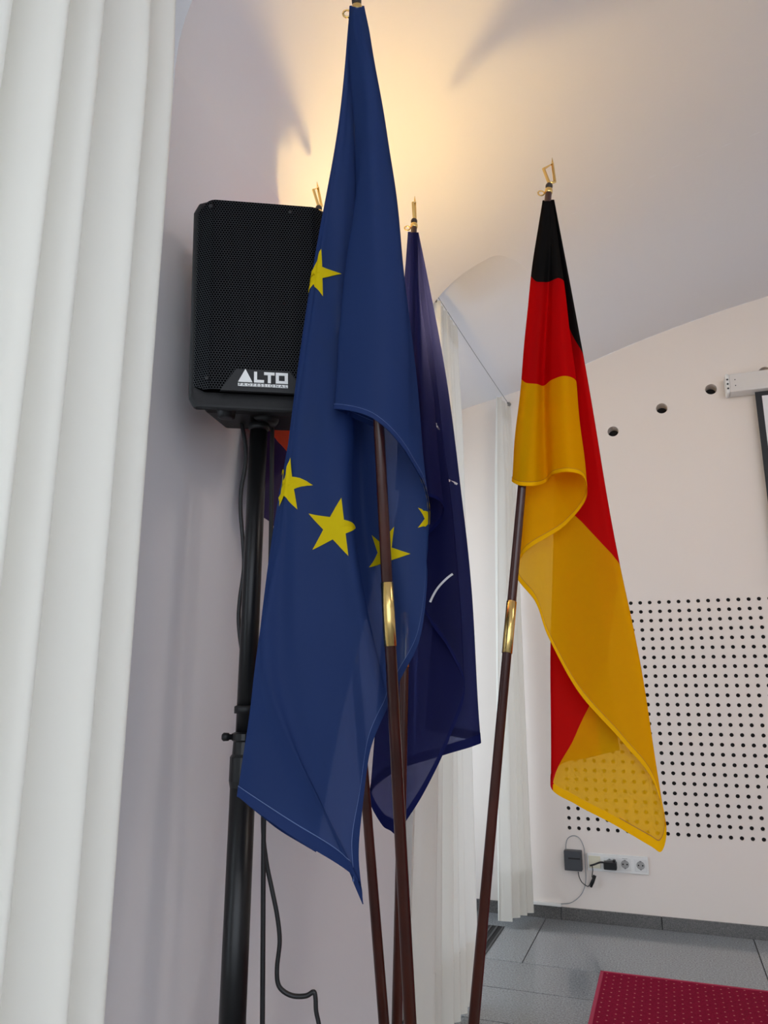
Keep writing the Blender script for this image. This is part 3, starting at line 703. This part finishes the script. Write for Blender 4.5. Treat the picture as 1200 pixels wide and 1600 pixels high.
# --- the red flag behind the loudspeaker
rf = thing('flag_on_pole', 'orange-red flag mostly hidden behind the loudspeaker, only its tip showing', 'flag', tuple(POLE['red'][0]), 'flags in the stand')
build_pole('red', rf, None, RC[0]*.45+RC[2]*.9)
tp_ = POLE['red'][3]; dn = POLE['red'][3]-POLE['red'][1]*.82
R_ = [
 ([(0, *(tp_-POLE['red'][1]*.03)), (1, *dn)], .73),
 ([(0, tp_[0]-.008, tp_[1]-.010, tp_[2]-.03), (.05, -.828, 1.605, 1.262+CH), (.12, -.850, 1.60, 1.215+CH), (.3, -.852, 1.585, 1.10+CH), (.6, -.850, 1.56, .90+CH), (1, -.840, 1.53, .50+CH)], .73),
 ([(0, tp_[0]-.008, tp_[1]-.014, tp_[2]-.03), (.05, -.824, 1.585, 1.250+CH), (.12, -.846, 1.57, 1.20+CH), (.3, -.851, 1.545, 1.06+CH), (.6, -.850, 1.50, .85+CH), (1, -.842, 1.46, .42+CH)], .73),
 ([(0, tp_[0]-.004, tp_[1]-.016, tp_[2]-.03), (.3, -.825, 1.52, 1.08+CH), (.6, -.828, 1.45, .85+CH), (1, -.826, 1.40, .40+CH)], .73),
 ([(0, tp_[0], tp_[1]-.016, tp_[2]-.03), (.3, -.80, 1.54, 1.05+CH), (.6, -.79, 1.47, .80+CH), (1, -.785, 1.43, .36+CH)], .73),
 ([(0, tp_[0]+.004, tp_[1]-.014, tp_[2]-.03), (.3, -.785, 1.57, 1.0+CH), (.6, -.76, 1.52, .75+CH), (1, -.75, 1.49, .30+CH)], .73),
]
d_rf = Drape('red', R_, nr=70, seed=21, fn=lambda x, y, z: np.array([x, y, z]))
c_rf = d_rf.mesh('cloth', m_red4, rf)

# --- stand that carries the four poles
st = thing('flag_stand', 'dark round flag stand on the floor holding the four poles', 'flag stand', (BASE[0], BASE[1]+.01, 0))
b2 = B(); lathe(b2, (BASE[0], BASE[1]+.01, .001), (0, 0, 1), [(0, .17), (.012, .17), (.02, .162), (.026, .10), (.03, .05)], 40); obj('base', b2, m_wood, st, smooth=False)
for k in POLE:
    p, D, L, T = POLE[k]
    b2 = B(); lathe(b2, p+D*.026, D, [(0, .016), (.09, .014), (.092, .0095)], 20); obj('socket', b2, m_brass, st, smooth=True)

# ------------------------------------------------------------------ loudspeaker on its stand
SX, SY = -.716, 1.24
fa = math.radians(26.7); fr = np.array([math.cos(fa), math.sin(fa), 0]); fn = np.array([math.sin(fa), -math.cos(fa), 0])     # right, towards viewer
def spt(a, b, z): return np.array([SX, SY, 0])+fr*(a+max(-.05, (1.95-z)*.035))+fn*b+np.array([0, 0, z])
def row_z(y, b):      # height that appears at image row y on the speaker axis at forward offset b
    lo, hi = .5, 3
    for _ in range(50):
        m = (lo+hi)/2
        if px(spt(0, b, m))[1] > y: lo = m
        else: hi = m
    return lo
FB = .110
ZT, ZG, ZB = row_z(321, FB), row_z(619, FB), row_z(646, .04)
sp = thing('loudspeaker', 'black portable loudspeaker with perforated grille on a pole stand', 'loudspeaker', (SX, SY, ZB))
HWd = .136
def ring_outline(hw, z0, z1, c, cb):
    return [(-hw, z0+cb), (-hw+cb*.5, z0), (hw-cb*.5, z0), (hw, z0+cb), (hw, z1-c), (hw-c*.35, z1-c*.25), (hw-c, z1), (-hw+c, z1), (-hw+c*.35, z1-c*.25), (-hw, z1-c)]
secs = [(-.12, .075, ZB+.05, ZT-.05), (-.09, .095, ZB+.012, ZT-.03), (.03, .122, ZB+.0, ZT-.004), (.065, .131, ZB+.010, ZT), (.09, HWd, ZB+.026, ZT), (FB, HWd, ZG-.034, ZT), (FB+.006, HWd-.006, ZG-.028, ZT-.005)]
b2 = B(); rings = [[b2.verts.new(spt(a, b, z)) for a, z in ring_outline(hw, z0, z1, .028, .02)] for b, hw, z0, z1 in secs]
for ra, rb in zip(rings, rings[1:]):
    for k in range(10): b2.faces.new((ra[k], ra[(k+1) % 10], rb[(k+1) % 10], rb[k]))
b2.faces.new(rings[0]); b2.faces.new(rings[-1][::-1])
cabo = obj('cabinet', b2, m_cab, sp)
bv = cabo.modifiers.new('bevel', 'BEVEL'); bv.width = .005; bv.segments = 2; bv.limit_method = 'ANGLE'; bv.angle_limit = .5
# grille: flat middle with angled cheeks
def grille_mat():
    m = bpy.data.materials.new('perforated_grille'); m.use_nodes = True; N = m.node_tree.nodes; L = m.node_tree.links; b = N['Principled BSDF']
    b.inputs['Roughness'].default_value = .42; b.inputs['Specular IOR Level'].default_value = .6
    uv = N.new('ShaderNodeUVMap'); uv.uv_map = 'uv'; sep = N.new('ShaderNodeSeparateXYZ'); L.new(uv.outputs[0], sep.inputs[0])
    def math_(op, a, c=None):
        n = N.new('ShaderNodeMath'); n.operation = op
        for i, v in enumerate((a, c)):
            if v is None: continue
            if isinstance(v, (int, float)): n.inputs[i].default_value = v
            else: L.new(v, n.inputs[i])
        return n.outputs[0]
    P = .0052
    def cell(ox, oy):
        x = math_('SUBTRACT', math_('FRACT', math_('ADD', math_('DIVIDE', sep.outputs[0], P), ox)), .5)
        y = math_('MULTIPLY', math_('SUBTRACT', math_('FRACT', math_('ADD', math_('DIVIDE', sep.outputs[1], P*1.732), oy)), .5), 1.732)
        return math_('SQRT', math_('ADD', math_('MULTIPLY', x, x), math_('MULTIPLY', y, y)))
    d = math_('MINIMUM', cell(0, 0), cell(.5, .5)); hole = math_('LESS_THAN', d, .37)
    mx = N.new('ShaderNodeMix'); mx.data_type = 'RGBA'; L.new(hole, mx.inputs['Factor']); mx.inputs['A'].default_value = (.010, .0105, .013, 1); mx.inputs['B'].default_value = (.0015, .0015, .002, 1)
    L.new(mx.outputs['Result'], b.inputs['Base Color'])
    sp_ = math_('MULTIPLY', math_('SUBTRACT', 1.0, hole), .22); L.new(sp_, b.inputs['Specular IOR Level'])
    return m
m_grille = grille_mat()
gz0s, gz1s = ZG, ZT-.012; gw = HWd-.008
prof = [(-gw, FB+.0045), (-gw+.004, FB+.008), (-gw+.030, FB+.022), (-gw+.036, FB+.0235), (gw-.036, FB+.0235), (gw-.030, FB+.022), (gw-.004, FB+.008), (gw, FB+.0045)]
b2 = B(); uvl = b2.loops.layers.uv.new('uv'); arc = [0]
for a, b in zip(prof, prof[1:]): arc.append(arc[-1]+math.hypot(b[0]-a[0], b[1]-a[1]))
cut = .022
def zrange(a):
    k = max(0, abs(a)-(gw-cut))/cut; return gz0s+cut*.5*k, gz1s-cut*k
pr2 = []; ar2 = []
for (p0, p1, s0, s1) in zip(prof, prof[1:], arc, arc[1:]):
    for q in range(6): f = q/6; pr2.append((p0[0]*(1-f)+p1[0]*f, p0[1]*(1-f)+p1[1]*f)); ar2.append(s0*(1-f)+s1*f)
pr2.append(prof[-1]); ar2.append(arc[-1])
vv = [[b2.verts.new(spt(a, b, zrange(a)[0])), b2.verts.new(spt(a, b, zrange(a)[1])), ] for a, b in pr2]
edge0 = [[b2.verts.new(spt(a, FB+.002, zrange(a)[0])), b2.verts.new(spt(a, FB+.002, zrange(a)[1]))] for a, b in pr2]
for k in range(len(pr2)-1):
    f = b2.faces.new((vv[k][0], vv[k+1][0], vv[k+1][1], vv[k][1]))
    za, zb = zrange(pr2[k][0]), zrange(pr2[k+1][0])
    for lp_, (u_, v_) in zip(f.loops, ((ar2[k], za[0]), (ar2[k+1], zb[0]), (ar2[k+1], zb[1]), (ar2[k], za[1]))): lp_[uvl].uv = (u_, v_)
    b2.faces.new((vv[k][0], edge0[k][0], edge0[k+1][0], vv[k+1][0])); b2.faces.new((vv[k][1], vv[k+1][1], edge0[k+1][1], edge0[k][1]))
gro = obj('grille', b2, m_grille, sp)
for a, zz_ in ((-.10, gz1s-.016), (.05, gz1s-.016), (-.10, gz0s+.02)):
    b2 = B(); lathe(b2, spt(a, FB+.023, zz_), fn, [(0, .004), (.002, .004), (.0026, .002)], 12); obj('screw', b2, m_black, gro, smooth=True)
# badge with lettering
bz0, bz1 = ZG-.003, ZG+.039; fbz = FB+.0235
b2 = B()
fr_ = [(-.078, bz0), (.078, bz0), (.050, bz1), (-.050, bz1)]
va = [b2.verts.new(spt(a, fbz-.004, z)) for a, z in fr_]; vb = [b2.verts.new(spt(a*.97, fbz+.004, z)) for a, z in fr_]
b2.faces.new(vb); b2.faces.new(va[::-1])
for k in range(4): b2.faces.new((va[k], va[(k+1) % 4], vb[(k+1) % 4], vb[k]))
bdg = obj('badge', b2, m_black, sp)
def letter_polys(polys, name):
    b2 = B()
    for pl in polys:
        f1 = [b2.verts.new(spt(a, fbz+.0055, z)) for a, z in pl]; f0 = [b2.verts.new(spt(a, fbz+.003, z)) for a, z in pl]
        b2.faces.new(f1)
        for k in range(len(pl)): b2.faces.new((f0[k], f0[(k+1) % len(pl)], f1[(k+1) % len(pl)], f1[k]))
    return obj(name, b2, m_badge, bdg)
lx, lz, lh = -.0445, ZG+.014, .021
def R4(x0, x1, z0, z1): return [(lx+x0, lz+z0), (lx+x1, lz+z0), (lx+x1, lz+z1), (lx+x0, lz+z1)]
letter_polys([[(lx, lz), (lx+.026, lz), (lx+.013, lz+lh*1.22)]], 'letter_a')
letter_polys([R4(.0285, .034, 0, lh), R4(.034, .0465, 0, .0055)], 'letter_l')
letter_polys([R4(.0465, .0655, lh-.0055, lh), R4(.0533, .0588, 0, lh-.0055)], 'letter_t')
letter_polys([R4(.0675, .0895, 0, .0052), R4(.0675, .0895, lh-.0052, lh), R4(.0675, .0733, .0052, lh-.0052), R4(.0837, .0895, .0052, lh-.0052)], 'letter_o')
letter_polys([[(lx, lz-.0078), (lx+.0895, lz-.0078), (lx+.0895, lz-.0022), (lx, lz-.0022)]], 'badge_strip')
cu = bpy.data.curves.new('word', 'FONT'); cu.body = 'PROFESSIONAL'; cu.size = .0064; cu.extrude = .0002; cu.align_x = 'LEFT'; cu.space_character = 1.55
to = bpy.data.objects.new('tmp', cu); C.objects.link(to); bpy.context.view_layer.update()
me = bpy.data.meshes.new_from_object(to); bpy.data.objects.remove(to)
xs = [v.co.x for v in me.vertices]; sxx = .086/(max(xs)-min(xs))
for v in me.vertices:
    v.co = Vector(spt(lx+.0018+(v.co.x-min(xs))*sxx, fbz+.0058+v.co.z, lz-.0072+v.co.y))
me.materials.append(m_black); wd = bpy.data.objects.new('badge_word', me); C.objects.link(wd); wd.parent = bdg
# feet / rubber corners under the box and the recessed grip
for a in (-.070, .070):
    b2 = B(); lathe(b2, spt(a, .062, ZB+.010), (0, 0, -1), [(-.02, .026), (.004, .024), (.012, .020), (.020, .017), (.030, .016), (.032, .009)], 18); obj('rubber_foot', b2, m_black, sp, smooth=True)
b2 = B(); lathe(b2, spt(0, 0, ZB+.012), (0, 0, -1), [(0, .028), (.014, .026), (.02, .022)], 20); obj('pole_mount', b2, m_black, sp, smooth=True)

ss = thing('speaker_stand', 'black telescopic tripod stand holding up the loudspeaker', 'speaker stand', (SX, SY, 0))
zcol = .0
for _z in np.linspace(.5, 1.5, 400):
    if px((SX, SY, _z))[1] > 1190: zcol = _z
b2 = B(); lathe(b2, (SX, SY, zcol), (0, 0, 1), [(0, .0172), (ZB-zcol+.01, .0172)], 24); obj('inner_tube', b2, m_tube, ss, smooth=True)
b2 = B(); lathe(b2, (SX, SY, .30), (0, 0, 1), [(0, .0225), (zcol-.30, .0225)], 24); obj('outer_tube', b2, m_tube, ss, smooth=True)
b2 = B(); lathe(b2, (SX, SY, zcol-.03), (0, 0, 1), [(-.012, .0228), (.0, .0250), (.040, .0250), (.045, .0215), (.066, .0205), (.069, .0235), (.080, .0235), (.083, .0175)], 24); cr = obj('collar', b2, m_tube, ss, smooth=False)
b2 = B(); lathe(b2, (SX-.019, SY-.007, zcol+.044), -RC[0], [(0, .005), (.008, .005), (.009, .007), (.018, .0075), (.021, .005)], 14); obj('clamp_knob', b2, m_black, cr, smooth=True)
b2 = B(); lathe(b2, (SX, SY, zcol+.085), (0, 0, 1), [(0, .0215), (.012, .0215), (.014, .018)], 20); obj('safety_ring', b2, m_black, ss, smooth=True)
b2 = B(); lathe(b2, (SX, SY, ZB-.022), (0, 0, 1), [(0, .0185), (.003, .021), (.012, .021), (.014, .018)], 20); obj('top_collar', b2, m_black, ss, smooth=True)
b2 = B(); lathe(b2, (SX, SY, .42), (0, 0, 1), [(0, .03), (.05, .03), (.055, .024)], 20); obj('leg_hub', b2, m_greymetal, ss, smooth=False)
for a in (math.radians(95), math.radians(285), math.radians(200)):
    d = np.array([math.cos(a), math.sin(a), 0]); rad = .30
    if a == math.radians(200): rad = .11
    b2 = B(); tube(b2, [np.array([SX, SY, .44])+d*.03, np.array([SX, SY, .018])+d*rad], .0095, 10); lg = obj('leg', b2, m_tube, ss, smooth=True)
    b2 = B(); lathe(b2, np.array([SX, SY, .002])+d*rad, (0, 0, 1), [(0, .014), (.02, .0125), (.026, .010)], 14); obj('rubber_cap', b2, m_black, lg, smooth=True)
    b2 = B(); tube(b2, [np.array([SX, SY, .16])+d*.02, np.array([SX, SY, .20])+d*(rad*.58)], .006, 8); obj('brace', b2, m_tube, ss, smooth=True)

# cables
def cable(label, pts, r, name='cable'):
    b2 = B(); tube(b2, pts, r, 8, 8); o = obj(name, b2, m_cable, smooth=True); return tag(o, label, 'cable', 'black cables of the loudspeaker')
dS = lambda y, o=0: px((SX, SY, 0))[2]*0+o
def near_stand(lst, dep): return [at(x, y, dep(y)) for x, y in lst]
sd = lambda y: px((SX, SY, onY(400, y, SY)[2]))[2]
cable('black cable looping down the left side of the stand pole', near_stand([(374, 652), (379, 668), (384, 700), (383, 730), (377, 765), (376, 800), (380, 850), (381, 890), (375, 935), (373, 970), (377, 1010), (384, 1050), (392, 1100)], lambda y: sd(y)+.045), .0042)
cable('thin black cable hanging straight down right of the stand pole', near_stand([(426, 655), (425, 700), (424, 800), (421, 950), (416, 1150), (412, 1300), (411, 1450), (410, 1600), (409, 1700), (408, 1790)], lambda y: sd(y)+.05), .0046)
cable('black cable curling into a hook low on the wall right of the stand', near_stand([(413, 1200), (411, 1290), (416, 1345), (425, 1390), (433, 1430), (437, 1470), (433, 1510), (434, 1535), (442, 1548), (458, 1556), (478, 1556), (490, 1550), (493, 1560), (494, 1580), (499, 1605), (506, 1660), (512, 1760)], lambda y: sd(y)+.06), .0042)

# ------------------------------------------------------------------ wall sconce hidden behind the flags, throwing light up on the vault
LS = np.array([-.765, 1.87, .90+CH])
sn = thing('wall_sconce', 'plaster bowl wall lamp behind the flags lighting the vault', 'wall lamp', (XW, LS[1], LS[2]-.12))
b2 = B(); n = 24; prof = [(0.0, -.115), (.04, -.11), (.08, -.085), (.108, -.04), (.118, .0), (.112, .0), (.10, -.036), (.072, -.075), (.03, -.097)]
rr_ = []
for r_, z_ in prof: rr_.append([b2.verts.new((XW+.001+r_*1.15*math.sin(PI*k/n)+.0, LS[1]+r_*math.cos(PI*k/n), LS[2]+z_)) for k in range(n+1)])
for a, b in zip(rr_, rr_[1:]):
    for k in range(n): b2.faces.new((a[k], a[k+1], b[k+1], b[k]))
obj('bowl', b2, mat('plaster_white', (.8, .78, .74), .8), sn, smooth=True)
b2 = B(); lathe(b2, (LS[0]-.06, LS[1], LS[2]-.085), (0, 0, 1), [(0, .012), (.03, .014), (.045, .022), (.07, .024), (.085, .015), (.09, .004)], 14); obj('bulb', b2, mat('bulb_glass', (.9, .85, .7), .3), sn, smooth=True)
pl = bpy.data.lights.new('sconce_light', 'POINT'); pl.energy = 13.5; pl.color = (1.0, .68, .25); pl.shadow_soft_size = .03
po = bpy.data.objects.new('sconce_light', pl); C.objects.link(po); po.location = (LS[0], LS[1], LS[2]+.01)

# ------------------------------------------------------------------ projection screen
ps = thing('projection_screen', 'white projection screen with black border under a pale housing', 'projection screen', (1.7, YB-.06, .5+CH))
hz0, hz1 = 1.535+CH-.02, 1.60+CH
zt = onY(1134, 590, YB-.05)[2]; zb_ = onY(1134, 614, YB-.09)[2]; hx = onY(1133, 600, YB-.07)[0]
b2 = B(); box(b2, hx+.018, 2.95, YB-.095, YB-.012, zb_, zt, .006); hs = obj('housing', b2, mat('housing_cream', (.72, .68, .64), .45), ps)
b2 = B(); box(b2, hx, hx+.019, YB-.098, YB-.010, zb_-.003, zt+.003, .008); ec = obj('end_cap', b2, m_white, ps)
for k in range(3):
    b2 = B(); lathe(b2, (hx+.009, YB-.0985, zb_+.02+.024*k), (0, -1, 0), [(0, .005), (.0012, .005)], 12); obj('screw', b2, m_greymetal, ec)
for k in range(2):
    b2 = B(); lathe(b2, (hx+.045, YB-.0955, zb_+.032+.032*k), (0, -1, 0), [(0, .003), (.001, .003)], 10); obj('rivet', b2, m_greymetal, hs)
sx0 = onY(1179, 610, YB-.05)[0]; sx1 = 2.9; sz1 = zb_+.004; sz0 = CH+.52
b2 = B(); box(b2, sx0, sx1, YB-.052, YB-.050, sz0, sz1); obj('black_border', b2, mat('screen_black', (.012, .013, .016), .6), ps)
b2 = B(); box(b2, sx0+.03, sx1-.03, YB-.0535, YB-.0519, sz0+.03, sz1-.028); obj('screen_sheet', b2, mat('screen_white', (.80, .79, .80), .6), ps)
b2 = B(); box(b2, sx0-.01, sx1+.01, YB-.065, YB-.038, sz0-.02, sz0+.004, .006); obj('bottom_bar', b2, mat('screen_black2', (.012, .013, .016), .4), ps)
for xx in (hx+.25, 2.6):
    b2 = B(); box(b2, xx, xx+.04, YB-.013, YB-.0005, zb_, zt+.02); obj('bracket', b2, m_white, ps)

# ------------------------------------------------------------------ sockets, adapter and cords on the back wall
def W3(x, y, off=0.0): p = onY(x, y, YB); return np.array([p[0], YB-off, p[2]])
sk0 = W3(917, 1336); g = .0710; zc_ = (W3(964, 1336)[2]+W3(964, 1362)[2])/2
sk = thing('socket_strip', 'white four-gang wall socket strip low on the back wall', 'wall socket', (sk0[0]+.142, YB, zc_))
b2 = B(); box(b2, sk0[0], sk0[0]+4*g, YB-.008, YB-.0003, zc_-.040, zc_+.040, .002); fp = obj('frame', b2, m_white, sk)
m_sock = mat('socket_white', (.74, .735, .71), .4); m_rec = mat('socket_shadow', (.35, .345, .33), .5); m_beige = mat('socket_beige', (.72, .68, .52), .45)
for k in range(4):
    cx = sk0[0]+g*(k+.5)
    b2 = B(); box(b2, cx-.0275, cx+.0275, YB-.0105, YB-.0075, zc_-.0275, zc_+.0275, .0012); ins = obj('insert', b2, m_beige if k == 0 else m_sock, sk)
    if k == 0: continue
    b2 = B(); lathe(b2, (cx, YB-.0102, zc_), (0, -1, 0), [(0, .0215), (.0012, .0215), (.0014, .0195), (.0004, .019)], 24); obj('socket_rim', b2, m_sock, ins)
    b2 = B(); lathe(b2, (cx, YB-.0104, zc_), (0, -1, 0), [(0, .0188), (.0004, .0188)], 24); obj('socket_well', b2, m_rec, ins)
    for s in (-1, 1):
        b2 = B(); lathe(b2, (cx+s*.0095, YB-.0108, zc_), (0, -1, 0), [(0, .0035), (.0004, .0035)], 10); obj('pin_hole', b2, m_dark, ins)
        b2 = B(); box(b2, cx-.004, cx+.004, YB-.0122, YB-.0108, zc_+s*.0175-.003, zc_+s*.0175+.003); obj('earth_clip', b2, m_steel, ins)
    if k == 2:
        b2 = B(); box(b2, cx-.012, cx+.012, YB-.0108, YB-.0104, zc_+.0235, zc_+.0262); obj('printed_mark', b2, m_rec, ins)
pa = W3(882.5, 1326); pb = W3(911, 1359)
ad = thing('power_adapter', 'charcoal square power adapter mounted left of the wall sockets', 'power adapter', ((pa[0]+pb[0])/2, YB, pb[2]))
b2 = B(); box(b2, pa[0], pb[0], YB-.045, YB-.0005, pb[2], pa[2], .003); bo = obj('body', b2, m_adapt, ad)
b2 = B(); box(b2, pa[0]+.02, pb[0]-.006, YB-.0462, YB-.0448, (pa[2]+pb[2])/2+.008, (pa[2]+pb[2])/2+.014); obj('label_bar', b2, m_dark, bo)
cx = sk0[0]+g*1.5
b2 = B(); box(b2, cx-.026, cx+.034, YB-.055, YB-.0125, zc_-.022, zc_+.012, .004)
pg = thing('mains_plug', 'black mains plug pushed into the second wall socket', 'plug', (cx, YB-.03, zc_-.02)); obj('body', b2, m_black, pg)
b2 = B(); box(b2, cx+.016, cx+.030, YB-.05, YB-.02, zc_+.010, zc_+.022, .003); obj('grip', b2, m_black, pg)
def wc(pts, off): return [W3(x, y, off) for x, y in pts]
b2 = B(); tube(b2, wc([(923, 1350), (930, 1348), (938, 1345), (944, 1345)], .04), .0042, 8, 6); obj('cord', b2, m_cable, pg, smooth=True)
b2 = B(); tube(b2, wc([(926, 1349), (927, 1358), (926, 1368), (930, 1368), (928, 1376), (924, 1384), (926, 1372), (921, 1382), (916, 1381), (910, 1376), (906, 1368), (904.5, 1360)], .03), .0022, 6, 6)
tag(obj('adapter_cord', b2, m_cable, smooth=True), 'thin black cord hanging between the adapter and the plug', 'cord')
b2 = B(); tube(b2, wc([(924, 1384), (927, 1376), (930, 1366)], .028), [.006, .008, .0085], 10)
tag(obj('cord_bundle', b2, m_black, smooth=True), 'small black tied bundle of cord below the wall sockets', 'cord bundle')
b2 = B(); tube(b2, wc([(885, 1328), (885, 1318), (888, 1309), (896, 1305), (905, 1308), (911, 1318), (914, 1330), (915, 1350), (916, 1372), (914, 1385), (909, 1396), (900, 1405), (890, 1410), (877, 1411)], .016), .0022, 6, 6)
tag(obj('grey_cord', b2, m_greycab, smooth=True), 'thin grey cord looping over the adapter down to the duct', 'cord')

# ------------------------------------------------------------------ the rug
def rug_mat():
    m = bpy.data.materials.new('red_carpet'); m.use_nodes = True; N = m.node_tree.nodes; L = m.node_tree.links; b = N['Principled BSDF']; b.inputs['Roughness'].default_value = .95
    b.inputs['Specular IOR Level'].default_value = .1
    tc = N.new('ShaderNodeTexCoord'); sep = N.new('ShaderNodeSeparateXYZ'); L.new(tc.outputs['Object'], sep.inputs[0])
    def mt(op, a, c=None):
        n = N.new('ShaderNodeMath'); n.operation = op
        for i, v in enumerate((a, c)):
            if v is None: continue
            if isinstance(v, (int, float)): n.inputs[i].default_value = v
            else: L.new(v, n.inputs[i])
        return n.outputs[0]
    PX_, PY_ = .054, .043
    def cell(o):
        x = mt('MULTIPLY', mt('SUBTRACT', mt('FRACT', mt('ADD', mt('DIVIDE', sep.outputs[0], PX_), o)), .5), PX_)
        y = mt('MULTIPLY', mt('SUBTRACT', mt('FRACT', mt('ADD', mt('DIVIDE', sep.outputs[1], PY_), o)), .5), PY_)
        return mt('SQRT', mt('ADD', mt('MULTIPLY', x, x), mt('MULTIPLY', y, y)))
    d = mt('LESS_THAN', mt('MINIMUM', cell(0), cell(.5)), .0032)
    nz = N.new('ShaderNodeTexNoise'); nz.inputs['Scale'].default_value = 320; L.new(tc.outputs['Object'], nz.inputs['Vector'])
    r = N.new('ShaderNodeValToRGB'); r.color_ramp.elements[0].position = .35; r.color_ramp.elements[1].position = .7
    r.color_ramp.elements[0].color = (.16, .0015, .018, 1); r.color_ramp.elements[1].color = (.28, .004, .034, 1); L.new(nz.outputs['Fac'], r.inputs[0])
    mx = N.new('ShaderNodeMix'); mx.data_type = 'RGBA'; L.new(d, mx.inputs['Factor']); L.new(r.outputs[0], mx.inputs['A']); mx.inputs['B'].default_value = (.50, .16, .17, 1)
    L.new(mx.outputs['Result'], b.inputs['Base Color'])
    bp = N.new('ShaderNodeBump'); bp.inputs['Strength'].default_value = .6; bp.inputs['Distance'].default_value = .003; L.new(nz.outputs['Fac'], bp.inputs['Height']); L.new(bp.outputs[0], b.inputs['Normal'])
    return m
rg = thing('carpet', 'crimson carpet with tiny pale dots lying on the grey floor', 'carpet', (.8, 2.5, 0))
b2 = B(); box(b2, -.312, 2.3, 1.75, 3.388, .0005, .0075, .002); obj('pile', b2, rug_mat(), rg)
m_bind = mat('carpet_binding', (.36, .02, .06), .9, bump=.5, bscale=300)
for (x0, x1, y0, y1) in ((-.325, -.311, 1.74, 3.40), (-.325, 2.31, 3.387, 3.40), (2.299, 2.312, 1.74, 3.40), (-.325, 2.31, 1.74, 1.752)):
    b2 = B(); box(b2, x0, x1, y0, y1, .0005, .009, .0025); obj('binding', b2, m_bind, rg)
